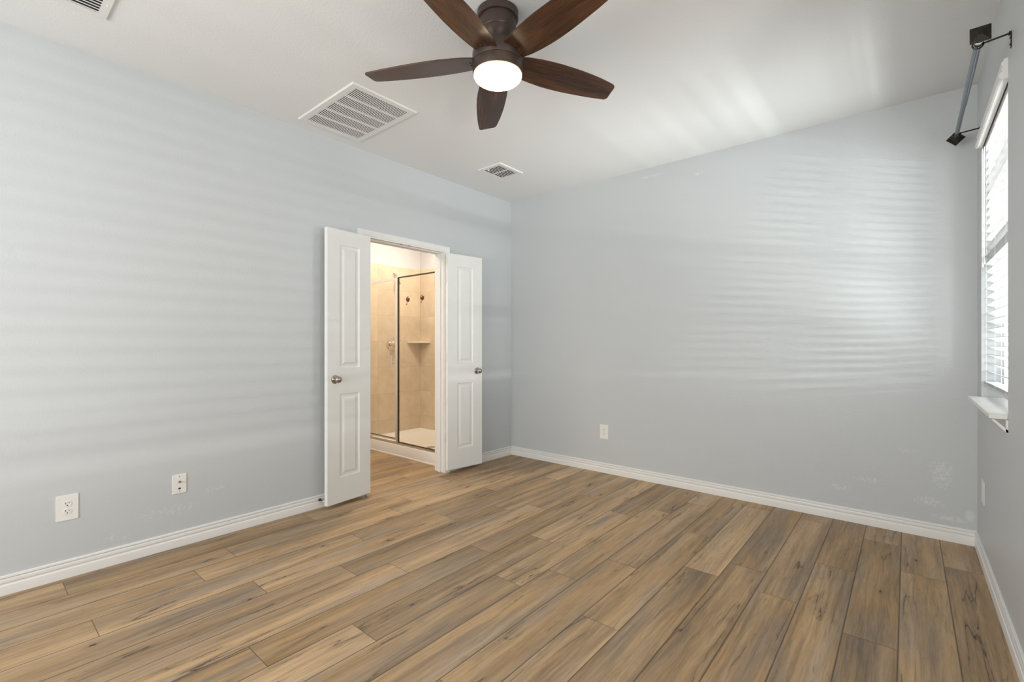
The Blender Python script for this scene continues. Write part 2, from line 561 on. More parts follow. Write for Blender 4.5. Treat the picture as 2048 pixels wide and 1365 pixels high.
# ------------------------------------------------------------------ floor (one continuous laid surface)
PW = 0.1787
X0 = 0.055
PL = 1.228
joint = {-2: -1.293, -1: -1.489, 0: -2.327, 1: -1.655, 2: -0.633, 3: -1.064, 4: -0.477, 5: -0.105, 6: -1.143, 7: -0.696, 8: -0.349,
         9: -0.869, 10: -0.638, 11: -0.329, 12: -0.886, 13: -0.138, 14: -1.166, 15: -0.162, 16: -0.857, 17: -0.295,
         18: -0.681, 19: -0.464}
rnd = random.Random(23)
XL, XR = -1.60, W + 0.10
YB, YA = 0.05, YF - 0.05
verts, faces, uva, uvb, cols = [], [], [], [], []
for kx in range(-10, 21):
    xa, xb = X0 + kx * PW, X0 + (kx + 1) * PW
    ca, cb = max(xa, XL), min(xb, XR)
    if cb <= ca: continue
    j = joint.get(kx, -rnd.uniform(0.1, 1.2))
    while j < YB: j += PL
    while j > YA:
        y1, y0 = j, j - PL
        j = y0
        a0, a1 = max(y0, YA), min(y1, YB)
        if a1 <= a0: continue
        b = len(verts)
        rc = (rnd.random(), rnd.random(), rnd.random(), 1.0)
        for x, y in ((ca, a0), (cb, a0), (cb, a1), (ca, a1)):
            verts.append((x, y, 0.0))
            uva.append((y - y0, x - xa))
            uvb.append((y1 - y, xb - x))
            cols.append(rc)
        faces.append((b, b + 1, b + 2, b + 3))
nb = len(verts)
verts += [(XL, YA, -0.1), (XR, YA, -0.1), (XR, YB, -0.1), (XL, YB, -0.1)]
faces.append((nb + 3, nb + 2, nb + 1, nb))
uva += [(0.5, 0.05)] * 4
uvb += [(0.5, 0.05)] * 4
cols += [(0.5, 0.5, 0.5, 1)] * 4
me = bpy.data.meshes.new('floor')
me.from_pydata(verts, [], faces)
vi = [lp.vertex_index for lp in me.loops]
me.uv_layers.new(name='plank')
me.uv_layers.new(name='rest')
me.color_attributes.new(name='plank_random', type='FLOAT_COLOR', domain='CORNER')
me.uv_layers['plank'].data.foreach_set('uv', [q for v_ in vi for q in uva[v_]])
me.uv_layers['rest'].data.foreach_set('uv', [q for v_ in vi for q in uvb[v_]])
me.color_attributes['plank_random'].data.foreach_set('color', [q for v_ in vi for q in cols[v_]])
me.update()
me.materials.append(M['floor'])
fl = bpy.data.objects.new('floor', me)
COL.objects.link(fl)
tag(fl, kind='structure')

# ------------------------------------------------------------------ shell
T = 0.12
DY0, DY1, DZ = -1.827, -0.957, 2.073      # rough opening in the left wall (jamb boards line it)
b = MB()
b.box(-T, 0, YF - T, DY0, 0, H)
b.box(-T, 0, DY1, 0.0, 0, H)
b.box(-T, 0, DY0, DY1, DZ, H)
tag(b.build('wall_left', M['wall_left']), kind='structure')
b = MB().box(-T, W + 0.14, 0, T, -0.1, H)
tag(b.build('wall_back', M['wall_back']), kind='structure')
y0, y1, z0, z1 = WIN
b = MB()
b.box(W, W + 0.14, YF - T, -3.75, -0.1, H)
b.box(W, W + 0.14, -2.15, y0, -0.1, H)
b.box(W, W + 0.14, -3.75, -2.15, -0.1, z0 - 0.02)
b.box(W, W + 0.14, -3.75, -2.15, z1 + 0.03, H)
b.box(W, W + 0.14, y1, 0.0, -0.1, H)
b.box(W, W + 0.14, y0, y1, -0.1, z0 - 0.02)
b.box(W, W + 0.14, y0, y1, z1 + 0.03, H)
tag(b.build('wall_right', M['wall']), kind='structure')
b = MB()
b.box(0, 0.55, YF - T, YF, 0, H)
b.box(2.95, W, YF - T, YF, 0, H)
b.box(0.55, 2.95, YF - T, YF, 0, 0.7)
b.box(0.55, 2.95, YF - T, YF, 2.2, H)
tag(b.build('wall_front', M['wall']), kind='structure')
b = MB().box(-1.8, W + 0.14, YF - T, T, H, H + 0.1)
tag(b.build('ceiling', M['ceiling']), kind='structure')

# bathroom shell
b = MB().box(-1.68, -1.558, -3.3, T, -0.1, H)
tag(b.build('wall_bathroom_side', M['bath_paint']), kind='structure')
b = MB().box(-1.558, -T, 0, T, -0.1, H)
tag(b.build('wall_bathroom_back', M['bath_paint']), kind='structure')
b = MB().box(-1.558, -T, -3.3, -3.18, -0.1, H)
tag(b.build('wall_bathroom_front', M['bath_paint']), kind='structure')
b = MB()
b.box(-T - 0.003, -T, -3.18, DY0, 0, H)
b.box(-T - 0.003, -T, DY1, 0, 0, H)
b.box(-T - 0.003, -T, DY0, DY1, DZ, H)
tag(b.build('wall_bathroom_near', M['bath_paint']), kind='structure')
b = MB().box(-1.558, -1.55, -0.875, 0, 0, 2.165)
tag(b.build('wall_shower_tile_side', M['tile']), kind='structure')
b = MB().box(-1.55, -T - 0.011, -0.008, 0, 0, 2.165)
tag(b.build('wall_shower_tile_back', M['tile']), kind='structure')
b = MB().box(-T - 0.011, -T - 0.003, -0.875, 0, 0, 2.165)
tag(b.build('wall_shower_tile_near', M['tile']), kind='structure')

# ------------------------------------------------------------------ baseboards
BB = [(0, 0), (0.013, 0), (0.0135, 0.040), (0.0125, 0.045), (0.0090, 0.049), (0.0085, 0.054), (0.0115, 0.058), (0.0122, 0.064), (0.0118, 0.074),
      (0.0105, 0.0770), (0.0030, 0.0775), (0.0030, 0.0805), (0.0092, 0.0810), (0.0085, 0.0885), (0.0065, 0.0915), (0, 0.092)]


def baseboard(name, fn, a, b_):
    m_ = MB()
    m_.prism(BB, fn, a, b_)
    return tag(m_.build(name, M['trim'], smooth=25), kind='structure')


# mitred ends: the run length shrinks with the profile thickness
def bb_left(y_a, y_b, mit_b):
    m_ = MB()
    n = len(BB)
    v = [(p, y_a, q) for p, q in BB] + [(p, y_b - (p if mit_b else 0), q) for p, q in BB]
    m_.add(v, [(i, (i + 1) % n, n + (i + 1) % n, n + i) for i in range(n)] + [tuple(range(n))[::-1], tuple(range(n, 2 * n))])
    return tag(m_.build('baseboard_left', M['trim'], smooth=25), kind='structure')


bb_left(YF, -1.873, False)
bb_left(-0.911, 0.0, True)
n = len(BB)
m_ = MB()
m_.add([(p, -p, q) for p, q in BB] + [(W - p, -p, q) for p, q in BB], [(i, (i + 1) % n, n + (i + 1) % n, n + i) for i in range(n)] + [tuple(range(n))[::-1], tuple(range(n, 2 * n))])
tag(m_.build('baseboard_back', M['trim'], smooth=25), kind='structure')
m_ = MB()
m_.add([(W - p, -p, q) for p, q in BB] + [(W - p, YF, q) for p, q in BB], [(i, (i + 1) % n, n + (i + 1) % n, n + i) for i in range(n)] + [tuple(range(n))[::-1], tuple(range(n, 2 * n))])
tag(m_.build('baseboard_right', M['trim'], smooth=25), kind='structure')

# ------------------------------------------------------------------ door frame: casing (trim_1) and jamb (trim_2)
CI0, CI1, CIZ = -1.815, -0.969, 2.054
CP = [(0, 0), (0, 0.009), (0.004, 0.011), (0.010, 0.0115), (0.014, 0.014), (0.030, 0.0145), (0.036, 0.0165), (0.044, 0.017), (0.049, 0.0185), (0.055, 0.018), (0.057, 0.015), (0.057, 0)]


def casing(name, side):
    m_ = MB()
    n = len(CP)
    rings = []
    for st in range(4):
        r = []
        for w, t in CP:
            x = t if side > 0 else -T - 0.003 - t
            if st == 0: r.append((x, CI0 - w, 0))
            if st == 1: r.append((x, CI0 - w, CIZ + w))
            if st == 2: r.append((x, CI1 + w, CIZ + w))
            if st == 3: r.append((x, CI1 + w, 0))
        rings += r
    f = []
    for s_ in range(3):
        for i in range(n):
            k_ = (i + 1) % n
            f.append((s_ * n + i, s_ * n + k_, (s_ + 1) * n + k_, (s_ + 1) * n + i))
    f += [tuple(range(n)), tuple(range(3 * n, 4 * n))]
    m_.add(rings, f)
    return tag(m_.build(name, M['trim'], smooth=25), kind='structure')


casing('trim_1', 1)
casing('trim_2', -1)
m_ = MB()
JX0, JX1 = -T - 0.003, 0.0
JY0, JY1, JZ = -1.809, -0.975, 2.060
m_.box(JX0, JX1, DY0, JY0, 0, DZ)
m_.box(JX0, JX1, JY1, DY1, 0, DZ)
m_.box(JX0, JX1, JY0, JY1, JZ, DZ)
m_.box(-0.073, -0.040, JY0, JY0 + 0.011, 0, JZ)
m_.box(-0.073, -0.040, JY1 - 0.011, JY1, 0, JZ)
m_.box(-0.073, -0.040, JY0 + 0.011, JY1 - 0.011, JZ - 0.011, JZ)
jb = m_.build('trim_3', M['trim'], bevel=0.0015)
tag(jb, kind='structure')
for yy in (-1.437, -1.352):
    q = MB().box(-0.026, -0.012, yy - 0.009, yy + 0.009, JZ - 0.0035, JZ)
    q.build('catch_plate', M['bronze'], jb)


# ------------------------------------------------------------------ door leaves
def leaf(name, width, hinge, free, sgn, label, panel):
    """local: x along leaf from the hinge edge, y = thickness direction (front at y=0, back at y=+t), z up"""
    t, h0, h1 = 0.034, 0.031, 2.044
    ua, ub = panel
    hz = [h0, 0.217, 0.832, 1.0235, 1.933, h1]
    m_ = MB()

    def face(yf, d):
        us = [0, ua, ub, width]
        for i in range(3):
            for j in range(5):
                a0, a1, c0, c1 = us[i], us[i + 1], hz[j], hz[j + 1]
                if i == 1 and j in (1, 3):
                    rings = [(0, 0.0), (0.005, 0.0055), (0.012, 0.007), (0.020, 0.0075), (0.026, 0.0065), (0.040, 0.0015)]
                    v = []
                    for ins, dep in rings:
                        y = yf + d * dep
                        v += [(a0 + ins, y, c0 + ins), (a1 - ins, y, c0 + ins), (a1 - ins, y, c1 - ins), (a0 + ins, y, c1 - ins)]
                    f = []
                    for r in range(len(rings) - 1):
                        for q in range(4):
                            w_ = (q + 1) % 4
                            f.append((r * 4 + q, r * 4 + w_, (r + 1) * 4 + w_, (r + 1) * 4 + q))
                    e = (len(rings) - 1) * 4
                    f.append((e, e + 1, e + 2, e + 3))
                    m_.add(v, f)
                else:
                    m_.add([(a0, yf, c0), (a1, yf, c0), (a1, yf, c1), (a0, yf, c1)], [(0, 1, 2, 3)])
    face(0.0, 1)
    face(t, -1)
    m_.add([(0, 0, h0), (0, t, h0), (0, t, h1), (0, 0, h1)], [(0, 1, 2, 3)])
    m_.add([(width, 0, h0), (width, t, h0), (width, t, h1), (width, 0, h1)], [(0, 1, 2, 3)])
    m_.add([(0, 0, h0), (width, 0, h0), (width, t, h0), (0, t, h0)], [(0, 1, 2, 3)])
    m_.add([(0, 0, h1), (width, 0, h1), (width, t, h1), (0, t, h1)], [(0, 1, 2, 3)])
    o = m_.build(name, M['door'])
    # merge coincident vertices so that the slab is one closed body
    import bmesh
    bm = bmesh.new()
    bm.from_mesh(o.data)
    bmesh.ops.remove_doubles(bm, verts=bm.verts, dist=1e-5)
    bmesh.ops.recalc_face_normals(bm, faces=bm.faces)
    bm.to_mesh(o.data)
    bm.free()
    hx, hy = hinge
    fx, fy = free
    ang = math.atan2(fy - hy, fx - hx)
    o.location = (hx, hy, 0)
    if sgn > 0:      # right leaf: thickness must point to the wall (-x); local +y after rotation
        o.rotation_euler = (0, 0, ang)
    else:
        o.rotation_euler = (0, 0, ang)
        for v_ in o.data.vertices:
            v_.co.y = -v_.co.y
        o.data.flip_normals()
    tag(o, label, 'door', kind='structure')
    back = -1 if sgn < 0 else 1
    kx = width - 0.062
    kz = 0.942
    # knobs, front and back
    for sd in (0, 1):
        y_ = 0 if sd == 0 else back * t
        dirn = -back if sd == 0 else back
        mt = Matrix.Translation((kx, y_, kz)) @ Matrix.Rotation(-PI / 2 * dirn, 4, 'X')
        prof = [(0.031, 0), (0.031, 0.004), (0.027, 0.008), (0.018, 0.010), (0.0125, 0.013), (0.011, 0.022)]
        L0 = 0.042
        R_ = 0.0255
        for i in range(13):
            a = PI * (0.13 + 0.87 * i / 12)
            prof.append((max(R_ * math.sin(a), 0.0004), L0 - R_ * math.cos(a) * 0.82))
        kb = MB().lathe(prof, 28, mt)
        kn = kb.build('door_knob', M['nickel'], o, smooth=35)
    for hzc in (1.819, 1.084, 0.353):
        q = MB()
        pr = [(0.0055, -0.045), (0.0055, -0.015), (0.0048, -0.0145), (0.0048, -0.0135), (0.0055, -0.013), (0.0055, 0.013), (0.0048, 0.0135), (0.0048, 0.0145), (0.0055, 0.015), (0.0055, 0.045), (0.004, 0.048)]
        q.lathe(pr, 12, Matrix.Translation((-0.0065, back * (t - 0.001), hzc)))
        q.box(-0.0012, 0.0, back * 0.006, back * (t - 0.001), hzc - 0.045, hzc + 0.045)
        q.box(-0.0145, -0.0065, back * (t - 0.004), back * (t - 0.001), hzc - 0.045, hzc + 0.045)
        q.build('hinge', M['trim'], o, smooth=35)
    return o


leafL = leaf('door_1', 0.385, (0.0733, -1.801), (0.119, -2.182), -1,
             'white two-panel narrow door leaf folded open on the left of the bathroom doorway', (0.104, 0.281))
leafR = leaf('door_2', 0.402, (0.0565, -0.975), (0.111, -0.577), 1,
             'white two-panel narrow door leaf folded open on the right of the bathroom doorway', (0.109, 0.2925))
# surface bolt foot under the left leaf
q = MB()
q.box(0.055, 0.080, 0.010, 0.026, 0.012, 0.0315)
q.build('bolt', M['rubber'], leafL)

# door stop on the baseboard behind the left leaf
ds = empty('door_stop', (0.0135, -2.186, 0.060))
tag(ds, 'small bronze door stop on the left baseboard behind the open leaf', 'door stop')
mt = Matrix.Rotation(PI / 2, 4, 'Y')
MB().lathe([(0.011, 0), (0.011, 0.003), (0.007, 0.006), (0.0035, 0.008), (0.0035, 0.050)], 20, mt).build('stem', M['bronze'], ds, smooth=35)
MB().lathe([(0.0035, 0.050), (0.006, 0.051), (0.0065, 0.058), (0.004, 0.062)], 16, mt).build('tip', M['plastic'], ds, smooth=35)


# ------------------------------------------------------------------ wall plates (local: x right, z up, y toward the wall; front = -y)
def plate_body(w, h, m_=None):
    m_ = m_ or MB()
    m_.prism([(-w / 2, 0), (-w / 2, -0.0025), (-w / 2 + 0.003, -0.0060), (w / 2 - 0.003, -0.0060), (w / 2, -0.0025), (w / 2, 0)], lambda p, q, t_: (p, q, t_), -h / 2, h / 2)
    return m_


def rounded(cx, cz, w, h, r, y0_, y1_, m_, n=5):
    pr = []
    for (sx, sz, a0) in ((1, 1, 0), (-1, 1, 90), (-1, -1, 180), (1, -1, 270)):
        for i in range(n + 1):
            a = math.radians(a0 + 90 * i / n)
            pr.append((cx + sx * (w / 2 - r) + r * math.cos(a), cz + sz * (h / 2 - r) + r * math.sin(a)))
    m_.prism(pr, lambda p, q, t_: (p, t_, q), y0_, y1_)
    return m_


def cut_disc(cx, cz, r, flat, y0_, y1_, m_):
    pr = []
    for i in range(28):
        a = 2 * PI * i / 28
        pr.append((cx + r * math.cos(a), cz + max(-flat, min(flat, r * math.sin(a)))))
    m_.prism(pr, lambda p, q, t_: (p, t_, q), y0_, y1_)
    return m_


def screw(x, z, y, parent, mat):
    MB().lathe([(0.0032, 0), (0.0030, 0.0008), (0.0012, 0.0012)], 12, Matrix.Translation((x, y, z)) @ Matrix.Rotation(PI / 2, 4, 'X')).build('screw', mat, parent)


def outlet(w, h, loc, rz, label, gang2=False):
    o = empty('wall_outlet', loc, rz)
    tag(o, label, 'outlet')
    rounded(0, 0, w, h, 0.006, 0, -0.0035, MB()).build('cover_plate', M['plastic'], o, bevel=0.0012)
    for dz in (0.0195, -0.0195):
        m_ = MB()
        cut_disc(0, dz, 0.0172, 0.0142, -0.0034, -0.0052, m_)
        r_ = m_.build('receptacle', M['plastic'], o, bevel=0.0006)
        s_ = MB()
        s_.box(-0.0075, -0.0050, -0.0053, -0.0046, dz - 0.001, dz + 0.0085)
        s_.box(0.0050, 0.0075, -0.0053, -0.0046, dz + 0.0005, dz + 0.0080)
        s_.lathe([(0.0027, 0), (0.0027, 0.0007)], 14, Matrix.Translation((0, -0.0046, dz - 0.0075)) @ Matrix.Rotation(PI / 2, 4, 'X'))
        s_.build('slots', M['dark'], r_)
    screw(0, 0, -0.0034, o, M['vent'])
    return o


outlet(0.086, 0.131, (0.0, -3.532, 0.359), PI / 2, 'white power outlet on the left wall, leftmost, with an oversized cover plate')
outlet(0.087, 0.133, (1.137, 0.0, 0.381), 0, 'white power outlet low on the back wall')
o = outlet(0.105, 0.125, (W, -0.288, 0.392), -PI / 2, 'white outlet plate low on the window wall, below the window sill')

o = empty('cable_jack_plate', (0.0, -3.047, 0.371), PI / 2)
tag(o, 'white cable and phone jack plate on the left wall, right of the power outlet', 'jack plate')
rounded(0, 0, 0.070, 0.114, 0.003, 0, -0.0045, MB()).build('cover_plate', M['plastic'], o, bevel=0.0015)
MB().lathe([(0.0068, 0), (0.0068, 0.002), (0.0048, 0.0022), (0.0048, 0.010), (0.0015, 0.010)], 6, Matrix.Translation((0, -0.0044, 0.012)) @ Matrix.Rotation(PI / 2, 4, 'X')).build('coax_connector', M['brass'], o)
m_ = MB().box(-0.0062, 0.0062, -0.0050, -0.0044, -0.031, -0.023)
m_.box(-0.003, 0.003, -0.0050, -0.0044, -0.033, -0.031)
m_.build('phone_socket', M['dark'], o)
screw(0, 0.042, -0.0044, o, M['nickel'])
screw(0, -0.043, -0.0044, o, M['nickel'])

# ------------------------------------------------------------------ ceiling grilles
def frame_mesh(x0, x1, y0, y1, fw, zt, th, m_):
    """flat bevelled frame hanging under z=zt"""
    zb = zt - th
    o_ = [(x0, y0), (x1, y0), (x1, y1), (x0, y1)]
    i1 = [(x0 + 0.003, y0 + 0.004), (x1 - 0.003, y0 + 0.004), (x1 - 0.003, y1 - 0.004), (x0 + 0.003, y1 - 0.004)]
    i2 = [(x0 + fw, y0 + fw), (x1 - fw, y0 + fw), (x1 - fw, y1 - fw), (x0 + fw, y1 - fw)]
    v = [(x, y, zt) for x, y in o_] + [(x, y, zt - th * 0.35) for x, y in o_] + [(x, y, zb) for x, y in i1] + [(x, y, zb) for x, y in i2] + [(x, y, zt) for x, y in i2]
    f = []
    for r in range(4):
        for q_ in range(4):
            w_ = (q_ + 1) % 4
            f.append((r * 4 + q_, r * 4 + w_, (r + 1) * 4 + w_, (r + 1) * 4 + q_))
    for q_ in range(4):
        w_ = (q_ + 1) % 4
        f.append((16 + q_, 16 + w_, w_, q_))
    m_.add(v, f)
    return m_


def vscrew(x, y, z, parent):
    MB().lathe([(0.0045, 0), (0.0045, -0.001), (0.002, -0.0022)], 12, Matrix.Translation((x, y, z))).build('screw', M['plastic'], parent)


# big return grille: louvres across x in five bands
gx0, gx1, gy0, gy1 = 0.131, 0.819, -2.402, -1.932
rg = empty('return_air_grille', ((gx0 + gx1) / 2, (gy0 + gy1) / 2, H))
tag(rg, 'large white return air grille with banded louvres on the ceiling left of the fan', 'air grille')
cx_, cy_ = (gx0 + gx1) / 2, (gy0 + gy1) / 2
hw, hl = (gx1 - gx0) / 2, (gy1 - gy0) / 2
m_ = MB()
frame_mesh(-hw, hw, -hl, hl, 0.040, 0, 0.011, m_)
iw, il = hw - 0.040, hl - 0.040
for i in range(1, 5):
    xx = -iw + 2 * iw * i / 5
    m_.box(xx - 0.0055, xx + 0.0055, -il, il, -0.0105, -0.002)
m_.build('frame', M['vent'], rg)
MB().box(-iw, iw, -il, il, -0.0015, -0.0004).build('duct', M['duct'], rg)  # thin dark sheet under the closed ceiling, painted as the opening's shade
m_ = MB()
NL = 31
for i in range(NL):
    yy = -il + 2 * il * (i + 0.5) / NL
    for j in range(5):
        xa = -iw + 2 * iw * j / 5 + 0.0055
        xb = -iw + 2 * iw * (j + 1) / 5 - 0.0055
        m_.add([(xa, yy + 0.0025, -0.0098), (xb, yy + 0.0025, -0.0098), (xb, yy - 0.0025, -0.0085), (xa, yy - 0.0025, -0.0085),
                (xa, yy + 0.0025, -0.0104), (xb, yy + 0.0025, -0.0104), (xb, yy - 0.0025, -0.0092), (xa, yy - 0.0025, -0.0092)],
               [(0, 1, 2, 3), (4, 7, 6, 5), (0, 4, 5, 1), (1, 5, 6, 2), (2, 6, 7, 3), (3, 7, 4, 0)])
m_.build('louvers', M['vent'], rg)
for sx in (-1, 1):
    for yy in (-hl + 0.02, 0, hl - 0.02):
        vscrew(sx * (hw - 0.02) if yy else sx * (hw - 0.02), yy, -0.011, rg)


def supply(x0, x1, y0, y1, nsl, bars, lever, label):
    cx, cy = (x0 + x1) / 2, (y0 + y1) / 2
    o_ = empty('ceiling_register', (cx, cy, H))
    tag(o_, label, 'air vent')
    a, c = (x1 - x0) / 2, (y1 - y0) / 2
    fw = 0.036
    m_ = MB()
    frame_mesh(-a, a, -c, c, fw, 0, 0.010, m_)
    ia, ic = a - fw, c - fw
    for i in range(1, bars + 1):
        yy = -ic + 2 * ic * i / (bars + 1)
        m_.box(-ia, ia, yy - 0.004, yy + 0.004, -0.0098, -0.003)
    m_.build('frame', M['vent'], o_)
    MB().box(-ia, ia, -ic, ic, -0.0015, -0.0004).build('duct', M['duct_black'], o_)  # dark sheet gives the gaps their shade, no opening above
    m_ = MB()
    for i in range(nsl):
        xx = -ia + 2 * ia * (i + 0.5) / nsl
        s = 1 if xx > 0 else -1
        pw = ia / nsl
        m_.box(xx - pw * 0.30, xx + pw * 0.30, -ic, ic, -0.0096, -0.0085)
    m_.build('louvers', M['vent'], o_)
    for sy in (-1, 1):
        vscrew(0, sy * (c - 0.018), -0.010, o_)
    if lever:
        q_ = MB().box(-ia + 0.05, -ia + 0.056, -ic + 0.003, -ic + 0.020, -0.020, -0.008)
        q_.build('lever', M['plastic'], o_)
    return o_


supply(0.405, 0.669, -0.939, -0.625, 8, 1, True, 'small white ceiling air register near the back corner, between fan and door')
supply(0.404, 0.664, -3.750, -3.440, 8, 0, False, 'white ceiling air register cut by the top left edge of the view')

# ------------------------------------------------------------------ ceiling fan
FX, FY = 1.846, -2.276
fan = empty('ceiling_fan', (FX, FY, H))
tag(fan, 'bronze five-blade hugger ceiling fan with dark walnut blades and a lit bowl', 'ceiling fan')
Z = lambda z: z - H
MB().lathe([(0.092, Z(2.7399)), (0.0955, Z(2.737)), (0.0955, Z(2.708)), (0.093, Z(2.7055)), (0.084, Z(2.7045)), (0.084, Z(2.700))], 56).build('canopy', M['fan_bronze'], fan, smooth=30)
MB().lathe([(0.084, Z(2.7000)), (0.0845, Z(2.650)), (0.0825, Z(2.6455)), (0.0800, Z(2.6435)), (0.078, Z(2.632)), (0.0735, Z(2.618)), (0.068, Z(2.608)), (0.066, Z(2.600)), (0.064, Z(2.585)), (0.066, Z(2.578)), (0.072, Z(2.576))], 56).build('motor_neck', M['fan_bronze'], fan, smooth=30)
MB().lathe([(0.070, Z(2.576)), (0.095, Z(2.574)), (0.1075, Z(2.568)), (0.1145, Z(2.557)), (0.1175, Z(2.543)), (0.118, Z(2.500)), (0.117, Z(2.4975)), (0.113, Z(2.4972))], 64).build('motor_housing', M['fan_bronze'], fan, smooth=30)
lk = MB().lathe([(0.113, Z(2.4972)), (0.1168, Z(2.4955)), (0.1172, Z(2.480)), (0.116, Z(2.455)), (0.1145, Z(2.4495)), (0.108, Z(2.448))], 64).build('light_ring', M['fan_bronze'], fan, smooth=30)
prof = [(0.109, Z(2.4485)), (0.1110, Z(2.4455))]
for i in range(1, 13):
    a = PI / 2 * i / 12
    prof.append((max(0.1110 * math.cos(a) ** 0.75, 0.001), Z(2.4455) - 0.035 * math.sin(a)))
MB().lathe(prof, 64).build('light_bowl', M['bowl'], fan, smooth=40)
for da in (0.0, 0.10, 0.2):
    aa = math.radians(236) + da
    MB().lathe([(0.0022, 0), (0.0022, 0.0015)], 10, Matrix.Translation((0.1175 * math.cos(aa), 0.1175 * math.sin(aa), Z(2.489))) @ Matrix.Rotation(aa, 4, 'Z') @ Matrix.Rotation(PI / 2, 4, 'Y')).build('vent_pin', M['nickel'], fan)

OUT = [(0.085, -0.048), (0.104, -0.058), (0.155, -0.068), (0.20, -0.0745), (0.26, -0.079), (0.31, -0.081), (0.37, -0.0805), (0.42, -0.079), (0.48, -0.075), (0.53, -0.070), (0.58, -0.063), (0.618, -0.0565),
       (0.630, -0.052), (0.637, -0.045), (0.640, -0.036), (0.6435, 0.0), (0.6475, 0.030), (0.6465, 0.038), (0.641, 0.046), (0.632, 0.050),
       (0.58, 0.058), (0.53, 0.065), (0.48, 0.070), (0.42, 0.0755), (0.37, 0.079), (0.31, 0.081), (0.26, 0.080), (0.20, 0.075), (0.155, 0.069), (0.12, 0.060), (0.085, 0.050)]
th0, pitch = -2.6239, -0.1859
tw = Vector((-0.0182, -0.0297, 0))


def blade_frame(i):
    a = th0 - i * 2 * PI / 5
    e = Vector((math.cos(a), math.sin(a), 0))
    n_ = Vector((-math.sin(a) * math.cos(pitch), math.cos(a) * math.cos(pitch), math.sin(pitch)))
    e = (e + tw.cross(e)).normalized()
    n_ = n_ + tw.cross(n_)
    n_ = (n_ - e * n_.dot(e)).normalized()
    u = e.cross(n_)
    mt_ = Matrix((e, n_, u)).transposed().to_4x4()
    mt_.translation = Vector((0, 0, 2.515 - H))
    return mt_


nO = len(OUT)
m_ = MB()
TH = 0.006
v = [(r, w, 0) for r, w in OUT] + [(r, w, TH) for r, w in OUT]
m_.add(v, [(i, (i + 1) % nO, nO + (i + 1) % nO, nO + i) for i in range(nO)] + [tuple(range(nO)), tuple(range(nO, 2 * nO))])
blade0 = m_.build('blade', M['blade'], fan, bevel=0.0012)
blade0.matrix_local = blade_frame(0)
m_ = MB()
m_.box(0.070, 0.150, -0.022, 0.022, TH, TH + 0.005)
for sy in (-0.013, 0.013):
    m_.lathe([(0.005, 0), (0.005, -0.002), (0.002, -0.0032)], 12, Matrix.Translation((0.128, sy, 0)))
br0 = m_.build('blade_bracket', M['fan_bronze'], blade0)
for i in range(1, 5):
    c_ = blade0.copy()
    COL.objects.link(c_)
    c_.matrix_local = blade_frame(i)
    d_ = br0.copy()
    COL.objects.link(d_)
    d_.parent = c_

# ------------------------------------------------------------------ window, sill
wnd = empty('window_1', (W, (y0 + y1) / 2, z0))
tag(wnd, 'white vinyl window with divided panes behind the blind in the right wall', 'window', kind='structure')
wc = (y0 + y1) / 2
hwid = (y1 - y0) / 2
m_ = MB()
xa, xb = 0.085, 0.135
zt = z1 + 0.03 - z0
m_.box(xa, xb, -hwid, -hwid + 0.045, 0, zt)
m_.box(xa, xb, hwid - 0.045, hwid, 0, zt)
m_.box(xa, xb, -hwid + 0.045, hwid - 0.045, 0, 0.05)
m_.box(xa, xb, -hwid + 0.045, hwid - 0.045, zt - 0.05, zt)
m_.box(xa, xb - 0.01, -hwid + 0.045, hwid - 0.045, 0.695, 0.745)
m_.build('window_frame', M['vinyl'], wnd)
m_ = MB()
for zz0, zz1 in ((0.05, 0.695), (0.745, zt - 0.05)):
    for i in (1, 2):
        yy = -hwid + 0.045 + (2 * hwid - 0.09) * i / 3
        m_.box(0.104, 0.114, yy - 0.009, yy + 0.009, zz0, zz1)
    zm = (zz0 + zz1) / 2
    m_.box(0.1045, 0.1135, -hwid + 0.045, hwid - 0.045, zm - 0.009, zm + 0.009)
m_.build('glazing_bars', M['vinyl'], wnd)
MB().box(0.116, 0.120, -hwid + 0.040, hwid - 0.040, 0.045, zt - 0.045).build('glass_pane', M['window_glass'], wnd)
m_ = MB()
ex = hwid + 0.004
m_.prism([(-0.055, -ex), (-0.0005, -ex), (-0.0005, -hwid + 0.001), (0.085, -hwid + 0.001), (0.085, hwid - 0.001), (-0.0005, hwid - 0.001), (-0.0005, ex), (-0.055, ex)], lambda p, q, t_: (p, q, t_), -0.018, 0.0)
sl = m_.build('window_sill', M['trim'], wnd, bevel=0.003)
for sy in (-1, 1):
    m_ = MB()
    yb_ = sy * (hwid - 0.008)
    m_.prism([(-0.050, -0.020), (-0.040, -0.020), (0.0, -0.062), (0.0, -0.075), (-0.003, -0.075)], lambda p, q, t_: (p, t_, q), yb_ - 0.010, yb_ + 0.010)
    m_.box(-0.006, 0.0, yb_ - 0.010, yb_ + 0.010, -0.072, -0.020)
    m_.build('sill_bracket', M['trim'], sl)

# ------------------------------------------------------------------ blind
bl = empty('window_blind', (W, wc, z1))
tag(bl, 'white horizontal slatted blind with scalloped valance in the right window', 'blind')
BW = 2 * hwid
VP = [(0.004, 0.083), (-0.008, 0.083), (-0.013, 0.079), (-0.0135, 0.074), (-0.018, 0.071), (-0.0205, 0.064), (-0.019, 0.056), (-0.0155, 0.052), (-0.0175, 0.047), (-0.0185, 0.040), (-0.0165, 0.034), (-0.0150, 0.031),
      (-0.021, 0.028), (-0.026, 0.020), (-0.0265, 0.011), (-0.0235, 0.004), (-0.018, 0.0005), (-0.010, -0.0005), (0.004, 0.0)]
m_ = MB()
m_.prism(VP, lambda p, q, t_: (p, t_, q), -hwid, hwid)
m_.build('valance', M['trim'], bl, smooth=25)
MB().box(0.010, 0.062, -hwid + 0.004, hwid - 0.004, -0.020, 0.026).build('headrail', M['slat'], bl, bevel=0.002)
